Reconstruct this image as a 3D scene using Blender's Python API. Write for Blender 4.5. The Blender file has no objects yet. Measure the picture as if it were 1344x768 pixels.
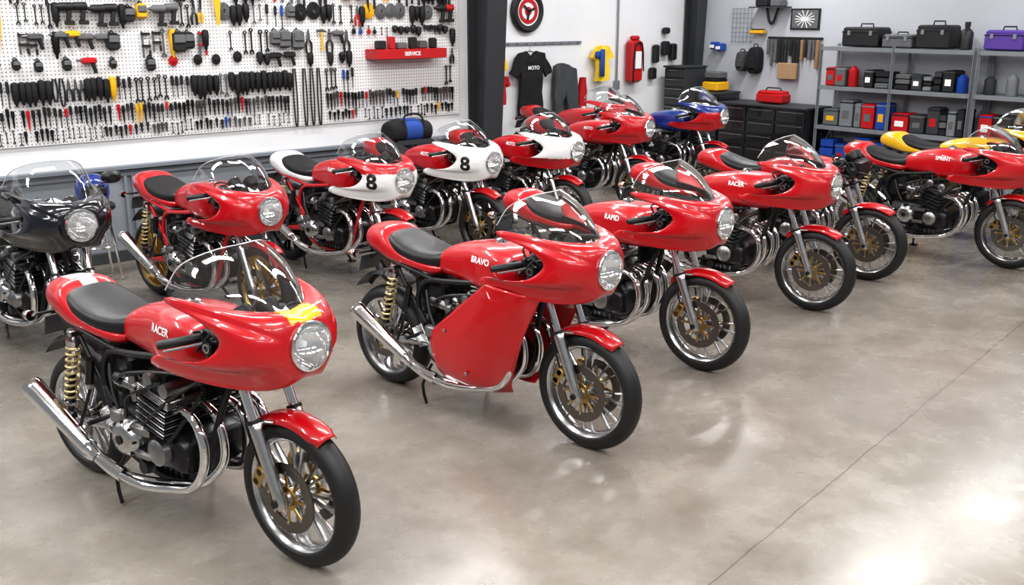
import bpy, math, random
from mathutils import Matrix, Vector
from mathutils.bvhtree import BVHTree
import bmesh
random.seed(11)
PI=math.pi
rad=math.radians
scene=bpy.context.scene
scene.view_settings.view_transform='Standard'
try: scene.view_settings.look='Medium High Contrast'
except Exception as ex: print('LOOK',ex)

# ------------------------------------------------------------------ materials
MATS={}
def newmat(name):
    m=bpy.data.materials.new(name); m.use_nodes=True
    nt=m.node_tree; b=nt.nodes['Principled BSDF']
    MATS[name]=m
    return m,nt,b
def N(nt,t,**kw):
    n=nt.nodes.new(t)
    for k,v in kw.items(): setattr(n,k,v)
    return n
def simple(name,col,rough=.5,metal=0,coat=0,bump=0,bscale=80,var=0,sheen=0):
    m,nt,b=newmat(name)
    b.inputs['Base Color'].default_value=(*col,1)
    b.inputs['Roughness'].default_value=rough
    b.inputs['Metallic'].default_value=metal
    if coat:
        b.inputs['Coat Weight'].default_value=coat
        b.inputs['Coat Roughness'].default_value=.02
    tc=N(nt,'ShaderNodeTexCoord')
    if bump or var:
        no=N(nt,'ShaderNodeTexNoise'); no.inputs['Scale'].default_value=bscale; no.inputs['Detail'].default_value=4
        nt.links.new(tc.outputs['Object'],no.inputs['Vector'])
        if bump:
            bp=N(nt,'ShaderNodeBump'); bp.inputs['Strength'].default_value=bump; bp.inputs['Distance'].default_value=.003
            nt.links.new(no.outputs['Fac'],bp.inputs['Height']); nt.links.new(bp.outputs['Normal'],b.inputs['Normal'])
        if var:
            mx=N(nt,'ShaderNodeMix',data_type='RGBA')
            mx.inputs[6].default_value=(*[c*(1-var) for c in col],1)
            mx.inputs[7].default_value=(*[min(1,c*(1+var)) for c in col],1)
            nt.links.new(no.outputs['Fac'],mx.inputs[0]); nt.links.new(mx.outputs[2],b.inputs['Base Color'])
    return m
simple('red',(.47,.002,.008),.32,coat=.8)
simple('white',(.80,.80,.80),.22,coat=1)
simple('navy',(.005,.006,.011),.2,coat=1)
simple('blue',(.008,.03,.20),.22,coat=1)
simple('yellow',(.78,.43,.008),.25,coat=1)
simple('blackpaint',(.01,.01,.012),.25,coat=.6)
simple('black',(.009,.009,.010),.42)
simple('vinyl',(.011,.011,.012),.40,bump=.25,bscale=160)
simple('chrome',(.78,.78,.79),.08,1)
simple('alu',(.54,.54,.55),.24,1,var=.15,bscale=30)
simple('castalu',(.32,.32,.325),.32,1,bump=.2,bscale=150,var=.3)
simple('darkmetal',(.05,.05,.053),.32,.9,var=.25,bscale=25)
simple('disc',(.20,.185,.17),.3,1)
simple('gold',(.50,.34,.13),.30,1)
simple('springgold',(.60,.49,.27),.35,.7)
simple('screenedge',(.45,.46,.47),.2,coat=1)
simple('grey',(.19,.21,.24),.5,var=.08,bscale=5)
simple('steelshelf',(.24,.26,.28),.4,.3,var=.1,bscale=6)
simple('darkgrey',(.04,.043,.048),.5,var=.1,bscale=8)
simple('midgrey',(.12,.125,.13),.6,var=.2,bscale=20)
simple('toolsteel',(.20,.20,.205),.35,.85)
simple('toolblack',(.013,.013,.015),.5)
simple('toolred',(.47,.010,.014),.4)
simple('toolyellow',(.78,.43,.015),.4)
simple('toolorange',(.75,.17,.01),.4)
simple('toolblue',(.015,.07,.35),.4)
simple('wood',(.30,.17,.08),.55,var=.3,bscale=40)
simple('cardboard',(.36,.24,.14),.8,var=.15,bscale=20)
simple('fabricblack',(.012,.012,.014),.9,bump=.5,bscale=60)
simple('fabricgrey',(.06,.065,.07),.9,bump=.5,bscale=60)
simple('fabricred',(.42,.010,.018),.85,bump=.4,bscale=60)
simple('fabricblue',(.02,.07,.30),.85,bump=.4,bscale=60)
simple('fabricyellow',(.85,.60,.04),.85,bump=.4,bscale=60)
simple('ceilpaint',(.75,.75,.75),.8,var=.03,bscale=2)
simple('textwhite',(.85,.85,.85),.4)
simple('taillight',(.5,.01,.01),.15,coat=1)
simple('amber',(.8,.25,.01),.15,coat=1)
simple('purple',(.10,.05,.30),.4)

def wallmat(name,col):
    m,nt,b=newmat(name)
    geo=N(nt,'ShaderNodeNewGeometry')
    n1=N(nt,'ShaderNodeTexNoise'); n1.inputs['Scale'].default_value=1.1; n1.inputs['Detail'].default_value=6
    nt.links.new(geo.outputs['Position'],n1.inputs['Vector'])
    cr=N(nt,'ShaderNodeValToRGB')
    cr.color_ramp.elements[0].position=.3; cr.color_ramp.elements[1].position=.7
    cr.color_ramp.elements[0].color=(*[c*.92 for c in col],1); cr.color_ramp.elements[1].color=(*col,1)
    nt.links.new(n1.outputs['Fac'],cr.inputs[0]); nt.links.new(cr.outputs[0],b.inputs['Base Color'])
    b.inputs['Roughness'].default_value=.55
    n2=N(nt,'ShaderNodeTexNoise'); n2.inputs['Scale'].default_value=90
    bp=N(nt,'ShaderNodeBump'); bp.inputs['Strength'].default_value=.1; bp.inputs['Distance'].default_value=.002
    nt.links.new(geo.outputs['Position'],n2.inputs['Vector'])
    nt.links.new(n2.outputs['Fac'],bp.inputs['Height']); nt.links.new(bp.outputs['Normal'],b.inputs['Normal'])
wallmat('wallwhite',(.79,.80,.82)); wallmat('wallgrey',(.50,.52,.56)); wallmat('walllow',(.24,.26,.29))

def mth(nt,op,a,bv=None,c=None):
    n=N(nt,'ShaderNodeMath',operation=op)
    for i,v in enumerate((a,bv,c)):
        if v is None: continue
        if isinstance(v,(int,float)): n.inputs[i].default_value=v
        else: nt.links.new(v,n.inputs[i])
    return n.outputs[0]
# pegboard
m,nt,b=newmat('pegboard')
tc=N(nt,'ShaderNodeTexCoord'); sx=N(nt,'ShaderNodeSeparateXYZ'); nt.links.new(tc.outputs['Object'],sx.inputs[0])
def cell(o):
    return mth(nt,'SUBTRACT',mth(nt,'FRACT',mth(nt,'DIVIDE',o,.032)),.5)
cx=cell(sx.outputs['X']); cz=cell(sx.outputs['Z'])
d=mth(nt,'SQRT',mth(nt,'ADD',mth(nt,'MULTIPLY',cx,cx),mth(nt,'MULTIPLY',cz,cz)))
hole=mth(nt,'LESS_THAN',d,.17)
mx=N(nt,'ShaderNodeMix',data_type='RGBA'); mx.inputs[6].default_value=(.80,.80,.80,1); mx.inputs[7].default_value=(.08,.08,.08,1)
nt.links.new(hole,mx.inputs[0]); nt.links.new(mx.outputs[2],b.inputs['Base Color']); b.inputs['Roughness'].default_value=.5

# tyre rubber with tread
m,nt,b=newmat('rubber')
b.inputs['Base Color'].default_value=(.013,.013,.014,1); b.inputs['Roughness'].default_value=.48
tc=N(nt,'ShaderNodeTexCoord'); sx=N(nt,'ShaderNodeSeparateXYZ'); nt.links.new(tc.outputs['Object'],sx.inputs[0])
ang=mth(nt,'ARCTAN2',sx.outputs['Z'],sx.outputs['X'])
ph=mth(nt,'ADD',mth(nt,'MULTIPLY',ang,26/(2*PI)),mth(nt,'MULTIPLY',mth(nt,'ABSOLUTE',sx.outputs['Y']),14.0))
fr=mth(nt,'FRACT',ph); g1=mth(nt,'LESS_THAN',fr,.16)
r2=mth(nt,'SQRT',mth(nt,'ADD',mth(nt,'MULTIPLY',sx.outputs['X'],sx.outputs['X']),mth(nt,'MULTIPLY',sx.outputs['Z'],sx.outputs['Z'])))
tr=mth(nt,'GREATER_THAN',r2,.288)
ctr=mth(nt,'LESS_THAN',mth(nt,'ABSOLUTE',sx.outputs['Y']),.003)
gr=mth(nt,'MULTIPLY',mth(nt,'MAXIMUM',g1,ctr),tr)
bp=N(nt,'ShaderNodeBump'); bp.invert=True; bp.inputs['Strength'].default_value=1; bp.inputs['Distance'].default_value=.008
nt.links.new(gr,bp.inputs['Height']); nt.links.new(bp.outputs['Normal'],b.inputs['Normal'])

# windscreen
m,nt,b=newmat('screen')
out=nt.nodes['Material Output']
tr=N(nt,'ShaderNodeBsdfTransparent'); tr.inputs[0].default_value=(.80,.82,.83,1)
gl=N(nt,'ShaderNodeBsdfGlossy'); gl.inputs['Roughness'].default_value=.04; gl.inputs[0].default_value=(1,1,1,1)
lw=N(nt,'ShaderNodeLayerWeight'); lw.inputs[0].default_value=.28
ms=N(nt,'ShaderNodeMixShader')
mm=mth(nt,'ADD',mth(nt,'MULTIPLY',lw.outputs['Fresnel'],.9),.09)
nt.links.new(mm,ms.inputs[0]); nt.links.new(tr.outputs[0],ms.inputs[1]); nt.links.new(gl.outputs[0],ms.inputs[2]); nt.links.new(ms.outputs[0],out.inputs[0])
# headlight lens
m,nt,b=newmat('lens')
out=nt.nodes['Material Output']
b.inputs['Base Color'].default_value=(.85,.87,.88,1); b.inputs['Roughness'].default_value=.06; b.inputs['Coat Weight'].default_value=1
tc=N(nt,'ShaderNodeTexCoord'); sx=N(nt,'ShaderNodeSeparateXYZ'); nt.links.new(tc.outputs['Object'],sx.inputs[0])
wv=mth(nt,'SINE',mth(nt,'MULTIPLY',sx.outputs['Y'],450.0)); wz=mth(nt,'SINE',mth(nt,'MULTIPLY',sx.outputs['Z'],130.0))
bp=N(nt,'ShaderNodeBump'); bp.inputs['Strength'].default_value=.8; bp.inputs['Distance'].default_value=.003
nt.links.new(mth(nt,'ADD',wv,wz),bp.inputs['Height']); nt.links.new(bp.outputs['Normal'],b.inputs['Normal'])
tr=N(nt,'ShaderNodeBsdfTransparent'); ms=N(nt,'ShaderNodeMixShader'); ms.inputs[0].default_value=.28
nt.links.new(tr.outputs[0],ms.inputs[1]); nt.links.new(b.outputs[0],ms.inputs[2]); nt.links.new(ms.outputs[0],out.inputs[0])

# concrete floor
m,nt,b=newmat('concrete')
geo=N(nt,'ShaderNodeNewGeometry')
def noise(sc,det=6,dist=0,rgh=.55):
    n=N(nt,'ShaderNodeTexNoise'); n.inputs['Scale'].default_value=sc; n.inputs['Detail'].default_value=det
    n.inputs['Distortion'].default_value=dist; n.inputs['Roughness'].default_value=rgh
    nt.links.new(geo.outputs['Position'],n.inputs['Vector']); return n
n1=noise(.8,10,.4,.62); n2=noise(3.2,10,.2,.68); n3=noise(60,3); n4=noise(22,6,0,.7)
cr=N(nt,'ShaderNodeValToRGB'); e=cr.color_ramp.elements
e[0].position=.30; e[0].color=(.180,.158,.134,1); e[1].position=.70; e[1].color=(.305,.280,.250,1)
nt.links.new(n1.outputs['Fac'],cr.inputs[0])
cr2=N(nt,'ShaderNodeValToRGB'); e=cr2.color_ramp.elements
e[0].position=.3; e[0].color=(.84,.83,.81,1); e[1].position=.68; e[1].color=(1.07,1.07,1.07,1)
nt.links.new(n2.outputs['Fac'],cr2.inputs[0])
cr3=N(nt,'ShaderNodeValToRGB'); e=cr3.color_ramp.elements
e[0].position=.3; e[0].color=(.93,.93,.92,1); e[1].position=.6; e[1].color=(1.02,1.02,1.02,1)
nt.links.new(n4.outputs['Fac'],cr3.inputs[0])
mx=N(nt,'ShaderNodeMix',data_type='RGBA',blend_type='MULTIPLY'); mx.inputs[0].default_value=1
nt.links.new(cr.outputs[0],mx.inputs[6]); nt.links.new(cr2.outputs[0],mx.inputs[7])
mx0=N(nt,'ShaderNodeMix',data_type='RGBA',blend_type='MULTIPLY'); mx0.inputs[0].default_value=1
nt.links.new(mx.outputs[2],mx0.inputs[6]); nt.links.new(cr3.outputs[0],mx0.inputs[7])
sx=N(nt,'ShaderNodeSeparateXYZ'); nt.links.new(geo.outputs['Position'],sx.inputs[0])
nn=noise(3,4)
ln=mth(nt,'ADD',mth(nt,'SUBTRACT',mth(nt,'MULTIPLY',sx.outputs['X'],.76),mth(nt,'MULTIPLY',sx.outputs['Y'],.65)),1.677)
ln=mth(nt,'ADD',ln,mth(nt,'MULTIPLY',mth(nt,'SUBTRACT',nn.outputs['Fac'],.5),.03))
lm=mth(nt,'LESS_THAN',mth(nt,'ABSOLUTE',ln),.003)
mx2=N(nt,'ShaderNodeMix',data_type='RGBA'); mx2.inputs[7].default_value=(.05,.045,.04,1)
nt.links.new(mth(nt,'MULTIPLY',lm,.65),mx2.inputs[0]); nt.links.new(mx0.outputs[2],mx2.inputs[6]); nt.links.new(mx2.outputs[2],b.inputs['Base Color'])
rr=N(nt,'ShaderNodeMapRange'); rr.inputs[1].default_value=.3; rr.inputs[2].default_value=.7; rr.inputs[3].default_value=.17; rr.inputs[4].default_value=.34
nt.links.new(n2.outputs['Fac'],rr.inputs[0]); nt.links.new(rr.outputs[0],b.inputs['Roughness'])
b.inputs['IOR'].default_value=1.5
bp=N(nt,'ShaderNodeBump'); bp.inputs['Strength'].default_value=.10; bp.inputs['Distance'].default_value=.002
nt.links.new(n3.outputs['Fac'],bp.inputs['Height']); nt.links.new(bp.outputs['Normal'],b.inputs['Normal'])

# ------------------------------------------------------------------ mesh builder
def crom(keys,t):
    n=len(keys)-1
    t=max(0,min(n-1e-6,t)); i=int(t); f=t-i
    p1=keys[i]; p2=keys[i+1]; p0=keys[i-1] if i>0 else [2*a-b2 for a,b2 in zip(p1,p2)]
    p3=keys[i+2] if i+2<=n else [2*a-b2 for a,b2 in zip(p2,p1)]
    return [.5*((2*b1)+(-a+c)*f+(2*a-5*b1+4*c-dd)*f*f+(-a+3*b1-3*c+dd)*f**3) for a,b1,c,dd in zip(p0,p1,p2,p3)]
class MB:
    def __init__(s): s.V=[];s.F=[];s.M=[];s.mats=[];s.xf=Matrix()
    def mi(s,m):
        if m not in s.mats: s.mats.append(m)
        return s.mats.index(m)
    def add(s,vs,fs,mat):
        o=len(s.V)
        for v in vs: s.V.append(tuple(s.xf@Vector(v)))
        for k,f in enumerate(fs):
            s.F.append([i+o for i in f])
            s.M.append(s.mi(mat[k] if isinstance(mat,list) else mat))
    def rings(s,R,mat,closed=True,caps=True,matf=None):
        n=len(R[0]); vs=[p for r in R for p in r]; fs=[];ms=[]
        for i in range(len(R)-1):
            for j in range(n if closed else n-1):
                k=(j+1)%n; f=[i*n+j,i*n+k,(i+1)*n+k,(i+1)*n+j]; fs.append(f)
                if matf:
                    c=[sum(vs[q][a] for q in f)/4 for a in range(3)]; ms.append(matf(c) or mat)
                else: ms.append(mat)
        if caps and closed:
            fs.append(list(range(n))[::-1]); ms.append(mat)
            fs.append([(len(R)-1)*n+j for j in range(n)]); ms.append(mat)
        s.add(vs,fs,ms)
    def tube(s,pts,r,mat,seg=8,sub=0,caps=True):
        if sub:
            rs=r if isinstance(r,(list,tuple)) else [r]*len(pts)
            ks=[list(p)+[q] for p,q in zip(pts,rs)]; T=(len(pts)-1)*sub
            o=[crom(ks,i/sub) for i in range(T+1)]
            pts=[p[:3] for p in o]; r=[p[3] for p in o]
        pts=[Vector(p) for p in pts]
        if not isinstance(r,(list,tuple)): r=[r]*len(pts)
        R=[];up=None
        for i,p in enumerate(pts):
            t=(pts[min(i+1,len(pts)-1)]-pts[max(i-1,0)])
            if t.length<1e-9: t=Vector((0,0,1))
            t.normalize()
            if up is None: up=t.orthogonal().normalized()
            else:
                up=up-t*up.dot(t)
                if up.length<1e-6: up=t.orthogonal()
                up.normalize()
            w=t.cross(up)
            R.append([tuple(p+(up*math.cos(2*PI*j/seg)+w*math.sin(2*PI*j/seg))*r[i]) for j in range(seg)])
        s.rings(R,mat,caps=caps)
    def lathe(s,prof,mat,c=(0,0,0),axis='Z',seg=24,loop=False,caps=False,matf=None):
        R=[]
        P=list(prof)+([prof[0]] if loop else [])
        for r,h in P:
            ring=[]
            for j in range(seg):
                a=2*PI*j/seg; u=r*math.cos(a); v=r*math.sin(a)
                q={'Z':(u,v,h),'Y':(u,h,v),'X':(h,u,v)}[axis]
                ring.append((q[0]+c[0],q[1]+c[1],q[2]+c[2]))
            R.append(ring)
        s.rings(R,mat,caps=caps,matf=matf)
    def box(s,c,size,mat,bev=None,rot=None):
        hx,hy,hz=[q/2 for q in size]
        b=min(hx,hy,hz)*.25 if bev is None else min(bev,hx*.95,hy*.95,hz*.95)
        def ring(ins,z):
            x=hx-ins;y=hy-ins;k=b*.7
            return [(x,-y+k,z),(x,y-k,z),(x-k,y,z),(-x+k,y,z),(-x,y-k,z),(-x,-y+k,z),(-x+k,-y,z),(x-k,-y,z)]
        R=[ring(b,-hz),ring(0,-hz+b),ring(0,hz-b),ring(b,hz)]
        M=Matrix.Translation(c)@(rot if rot else Matrix())
        R=[[tuple(M@Vector(p)) for p in r] for r in R]
        s.rings(R,mat)
    def loftx(s,keys,mat,nsub=5,seg=28,matf=None):
        R=[];T=(len(keys)-1)*nsub
        for i in range(T+1):
            x,zc,w,ht,hb,n=crom(keys,i/nsub); ring=[]
            for j in range(seg):
                a=2*PI*j/seg; ca=math.cos(a); sa=math.sin(a)
                y=w*math.copysign(abs(ca)**(2/n),ca); z=(ht if sa>0 else hb)*math.copysign(abs(sa)**(2/n),sa)
                ring.append((x,y,zc+z))
            R.append(ring)
        s.rings(R,mat,matf=matf)
    def prism(s,poly,y0,y1,mat):
        n=len(poly); vs=[(p[0],y0,p[1]) for p in poly]+[(p[0],y1,p[1]) for p in poly]
        fs=[list(range(n)),list(range(n,2*n))[::-1]]+[[i,(i+1)%n,(i+1)%n+n,i+n] for i in range(n)]
        s.add(vs,fs,mat)
    def mesh(s,name,sharp=38,recalc=True,center=False):
        me=bpy.data.meshes.new(name)
        off=Vector((0,0,0))
        if center:
            xs=[v[0] for v in s.V];ys=[v[1] for v in s.V];zs=[v[2] for v in s.V]
            off=Vector(((min(xs)+max(xs))/2,(min(ys)+max(ys))/2,min(zs)))
            s.V=[(v[0]-off.x,v[1]-off.y,v[2]-off.z) for v in s.V]
        me.from_pydata(s.V,[],s.F)
        for m in s.mats: me.materials.append(MATS[m])
        me.polygons.foreach_set('material_index',s.M)
        me.polygons.foreach_set('use_smooth',[True]*len(s.F))
        if recalc:
            bm=bmesh.new(); bm.from_mesh(me); bmesh.ops.recalc_face_normals(bm,faces=bm.faces); bm.to_mesh(me); bm.free()
        me.set_sharp_from_angle(angle=rad(sharp))
        me.update()
        return me,off
def link(name,me,parent=None,mat=None,loc=None):
    o=bpy.data.objects.new(name,me); scene.collection.objects.link(o)
    if parent: o.parent=parent
    if loc is not None: o.location=loc
    if mat is not None: o.matrix_world=mat
    return o
# room frame: x along the tool wall, y=0 is tool wall, room is y<0
R0=Matrix.Translation((-3.77,8.78,0))@Matrix.Rotation(math.atan2(.638,.77),4,'Z')
SHIFT=[0,0,0]
def room(name,mb,sharp=38,center=True,parent=None):
    me,off=mb.mesh(name,sharp,center=center)
    M=R0@Matrix.Translation(off+Vector(SHIFT))
    if parent:
        o=link(name,me,parent=parent); o.matrix_parent_inverse=Matrix(); o.matrix_local=parent.matrix_basis.inverted()@M
        return o
    return link(name,me,mat=M)

_txt={}
def text_data(s,size):
    k=(s,size)
    if k in _txt: return _txt[k]
    cu=bpy.data.curves.new('txt','FONT'); cu.body=s; cu.size=size; cu.align_x='CENTER'; cu.align_y='CENTER'; cu.offset=size*.03
    o=bpy.data.objects.new('txt',cu); scene.collection.objects.link(o)
    bpy.context.view_layer.update()
    me=bpy.data.meshes.new_from_object(o.evaluated_get(bpy.context.evaluated_depsgraph_get()))
    V=[tuple(v.co) for v in me.vertices]; F=[list(p.vertices) for p in me.polygons]
    bpy.data.objects.remove(o); bpy.data.curves.remove(cu); bpy.data.meshes.remove(me)
    _txt[k]=(V,F); return V,F

# ------------------------------------------------------------------ motorcycle
WB=1.49
CACHE={}
def cached(key,fn):
    if key not in CACHE: CACHE[key]=fn()
    return CACHE[key]
def wheel_mesh(front,rimc):
    Rw=.32 if front else .31; w=.112 if front else .142
    mb=MB(); prof=[]
    Rc=Rw-.056
    for k in range(17):
        a=rad(-112+14*k); prof.append((Rc+.056*math.cos(a)*(1 if math.cos(a)>0 else .55),w/2*math.sin(a)))
    prof.append((Rc-.026,w*.30)); prof.append((Rc-.026,-w*.30))
    mb.lathe(prof,'rubber',axis='Y',seg=72,loop=True)
    rr=Rc-.002; h=w*.40
    mb.lathe([(rr,-h),(rr,-h+.006),(rr-.018,-h+.012),(rr-.022,0),(rr-.018,h-.012),(rr,h-.006),(rr,h),(rr-.012,h+.002),(rr-.03,h-.01),(rr-.038,.012),(rr-.038,-.012),(rr-.03,-h+.01),(rr-.012,-h-.002)],rimc,axis='Y',seg=64,loop=True)
    ri=rr-.034
    ns=8
    for i in range(ns):
        a0=2*PI*i/ns
        for dl in (-.16,.16):
            a1=a0+dl*.9; a2=a0+dl*.55
            p0=(.035*math.cos(a2),0,.035*math.sin(a2)); p1=(ri*math.cos(a1),0,ri*math.sin(a1))
            ax=Vector(p1)-Vector(p0); an=math.atan2(ax.z,ax.x)
            mb.xf=Matrix.Translation(p0)@Matrix.Rotation(-an,4,'Y')
            rg=[]
            for t,hw,hy in ((0,.009,.024),(.35,.006,.018),(1,.0055,.013)):
                x=t*ax.length; rg.append([(x,-hy,-hw*.5),(x,-hy*.5,-hw),(x,hy*.5,-hw),(x,hy,-hw*.5),(x,hy,hw*.5),(x,hy*.5,hw),(x,-hy*.5,hw),(x,-hy,hw*.5)])
            mb.rings(rg,rimc)
    mb.xf=Matrix()
    mb.lathe([(.014,-.085),(.03,-.085),(.034,-.07),(.04,-.05),(.034,-.02),(.034,.02),(.04,.05),(.034,.07),(.03,.085),(.014,.085)],'alu',axis='Y',seg=24,caps=True)
    sides=(-1,1) if front else (-1,)
    for s in sides:
        y=s*(.068 if front else .085); Ro=.152 if front else .125; Ri=Ro-.048
        mb.lathe([(Ri,y-.003),(Ro,y-.003),(Ro,y+.003),(Ri,y+.003)],'disc',axis='Y',seg=48,loop=True)
        for i in range(30):
            a=2*PI*i/30; r=Ri+.012+.024*((i%3)/2)
            mb.lathe([(.0001,0),(.0045,0),(.0045,.0012),(.0001,.0012)],'black',c=(r*math.cos(a),y+s*.0026,r*math.sin(a)),axis='Y',seg=6)
        mb.lathe([(.03,y-.006),(.052,y-.006),(.052,y+.004),(.03,y+.004)],'gold',axis='Y',seg=24,loop=True)
        for i in range(8):
            a=2*PI*i/8; mb.xf=Matrix.Rotation(a,4,'Y')
            mb.box(((.045+Ri+.006)/2,y,0),(Ri-.03,.007,.016),'gold',bev=.002)
            mb.lathe([(.0001,-.006),(.007,-.006),(.007,.006),(.0001,.006)],'alu',c=(Ri+.005,y,0),axis='Y',seg=8)
        mb.xf=Matrix()
    if not front:
        mb.lathe([(.06,.088),(.105,.088),(.105,.095),(.06,.095)],'darkmetal',axis='Y',seg=40,loop=True)
        for i in range(5):
            mb.xf=Matrix.Rotation(2*PI*i/5,4,'Y'); mb.box((.055,.09,0),(.07,.008,.02),'darkmetal')
        mb.xf=Matrix()
    return mb.mesh('wheel')[0]

TS=.165  # tail shift
def frame_mesh(fc):
    mb=MB()
    ax=Vector((WB,0,.32)); top=Vector((1.215,0,1.0)); dr=(top-ax).normalized()
    for s in (-1,1):
        o=Vector((0,s*.105,0))
        p=lambda t:tuple(ax+o+dr*t)
        mb.tube([p(-.035),p(.0),p(.05),p(.30),p(.33),p(.34)],[.02,.03,.027,.030,.031,.024],'alu',seg=14)
        mb.tube([p(.33),p(.345)],[.033,.033],'black',seg=14)
        mb.tube([p(.33),p(.76)],.0205,'chrome',seg=12)
        mb.tube([p(.755),p(.775)],.026,'darkmetal',seg=12)
        mb.xf=Matrix.Translation((ax.x-.125,s*.085,.325+.07))@Matrix.Rotation(rad(28),4,'Y')
        mb.box((0,0,0),(.05,.052,.105),'gold' ,bev=.010); mb.box((.03,s*.012,0),(.03,.012,.05),'alu')
        for zz in (.025,-.025): mb.lathe([(.0001,0),(.015,0),(.015,.006),(.0001,.006)],'darkmetal',c=(0,s*.026,zz),axis='Y',seg=12)
        mb.xf=Matrix()
        mb.tube([(ax.x-.12,s*.10,.45),(ax.x-.16,s*.12,.62),(ax.x-.20,s*.09,.80),(1.2,s*.06,.95)],.005,'black',seg=6,sub=4)
    mb.tube([(WB,-.135,.32),(WB,.135,.32)],.011,'alu',seg=10)
    for s in (-1,1): mb.lathe([(.0001,0),(.017,0),(.017,.012),(.0001,.012)],'darkmetal',c=(WB,s*.137-.006,.32),axis='Y',seg=6)
    for t in (.53,.72):
        c=ax+dr*t-Vector((.02,0,0)); mb.box(tuple(c),(.085,.27,.03),'darkmetal',bev=.01)
    mb.tube([tuple(ax+dr*.5-Vector((.045,0,0))),tuple(ax+dr*.74-Vector((.045,0,0)))],.03,fc,seg=14)
    T=lambda p,r=.016,m=None:mb.tube(p,r,m or fc,seg=10,sub=4)
    for s in (-1,1):
        T([(1.19,s*.03,.86),(.95,s*.12,.82),(.65,s*.14,.78),(.42,s*.13,.74),(.36,s*.13,.60),(.44,s*.13,.38),(.50,s*.12,.27),(.8,s*.12,.22),(1.0,s*.11,.28),(1.10,s*.06,.60),(1.17,s*.02,.80)])
        T([(.50,s*.13,.76),(.3,s*.14,.80),(.10,s*.13,.83),(-.08,s*.08,.86)],.013)
        T([(.42,s*.13,.50),(.30,s*.14,.66),(.20,s*.14,.80)],.012)
        T([(.47,s*.11,.37),(.3,s*.115,.36),(.0,s*.118,.31)],[.026,.024,.02],'alu' if fc!='red' else fc)
        mb.box((0,s*.118,.31),(.09,.02,.05),'alu',bev=.006)
        mb.lathe([(.0001,0),(.016,0),(.016,.014),(.0001,.014)],'darkmetal',c=(0,s*.135-.007,.31),axis='Y',seg=6)
        a=Vector((.10,s*.165,.39)); bb=Vector((.21,s*.165,.80)); dd=(bb-a)
        mb.tube([tuple(a),tuple(a+dd*.5)],.016,'darkmetal',seg=10); mb.tube([tuple(a+dd*.3),tuple(bb)],.008,'chrome',seg=8)
        mb.tube([tuple(a+dd*.12),tuple(a+dd*.16)],.034,'alu',seg=14); mb.tube([tuple(a+dd*.86),tuple(a+dd*.93)],.034,'alu',seg=14)
        u=dd.normalized().orthogonal().normalized(); w=dd.normalized().cross(u); pts=[]
        for i in range(9*12+1):
            th=2*PI*i/12; pts.append(tuple(a+dd*(.16+.70*i/(9*12))+(u*math.cos(th)+w*math.sin(th))*.029))
        mb.tube(pts,.0062,'springgold',seg=6)
        mb.box(tuple(a),(.03,.06,.03),'alu'); mb.box((a.x,s*.135,.365),(.04,.03,.05),'alu'); mb.box(tuple(bb),(.03,.05,.03),'alu')
        mb.tube([(.30,s*.17,.58),(.33,s*.17,.70)],.02,'darkmetal',seg=12)
        mb.box((.40,s*.155,.42),(.09,.012,.13),'alu',bev=.005,rot=Matrix.Rotation(rad(-30),4,'Y'))
        mb.tube([(.37,s*.16,.42),(.37,s*.24,.42)],.011,'darkmetal',seg=8)
        mb.tube([(.40,s*.17,.38),(.52,s*.19,.39),(.54,s*.23,.39)],.006,'alu',seg=6,sub=3)
        # bars
        mb.tube([(1.225,s*.10,.985),(1.22,s*.15,.985)],.024,'darkmetal',seg=12)
        mb.tube([(1.26,s*.12,.992),(1.13,s*.33,.972)],.011,'darkmetal',seg=10)
        mb.tube([(1.21,s*.20,.984),(1.205,s*.208,.983),(1.125,s*.338,.971),(1.12,s*.346,.970)],[.015,.0185,.0185,.015],'black',seg=12)
        mb.box((1.225,s*.185,.99),(.055,.045,.05),'black',rot=Matrix.Rotation(rad(-s*58),4,'Z'))
        mb.tube([(1.27,s*.19,.99),(1.26,s*.25,.98),(1.18,s*.36,.962)],[.006,.005,.005],'alu',seg=6,sub=3)
        mb.tube([(1.20,s*.16,.99),(1.16,s*.14,1.05),(1.20,s*.06,1.04),(1.22,0,.92)],.006,'black',seg=6,sub=4)
        mb.tube([(1.18,s*.2,.96),(1.10,s*.17,.97),(1.12,s*.12,.96),(1.15,s*.05,.85)],.006,'black',seg=6,sub=4)
        mb.tube([(1.26,s*.2,.98),(1.33,s*.22,.95),(1.36,s*.17,.90),(1.25,s*.08,.84)],.007,'black',seg=6,sub=4)
        mb.tube([(1.24,s*.18,1.0),(1.34,s*.18,1.01),(1.38,s*.2,.96),(1.30,s*.2,.90),(1.2,s*.12,.86)],.006,'black',seg=6,sub=4)
        mb.lathe([(.0001,0),(.02,0),(.022,.035),(.018,.04),(.0001,.04)],'midgrey',c=(1.255,s*.165,1.0),seg=12)
        mb.xf=Matrix.Translation((1.285,s*.065,1.06))@Matrix.Rotation(rad(-50),4,'Y')
        mb.lathe([(.0001,-.05),(.035,-.05),(.048,-.01),(.048,.012),(.043,.014),(.041,.006),(.0001,.006)],'black',seg=20)
        mb.lathe([(.041,.0075),(.046,.0155)],'chrome',seg=20); mb.lathe([(.0001,.008),(.03,.008)],'textwhite',seg=16)
        mb.xf=Matrix()
        mb.box((1.33,s*.17,.93),(.10,.07,.08),'black',bev=.015)
        mb.lathe([(.0001,-.02),(.03,-.02),(.035,0),(.03,.02),(.0001,.02)],'darkmetal',c=(1.29,s*.225,.965),axis='Y',seg=16)
        mb.lathe([(.012,-.024),(.020,-.024),(.020,.024),(.012,.024)],'alu',c=(1.29,s*.225,.965),axis='Y',seg=14,loop=True)
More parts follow.
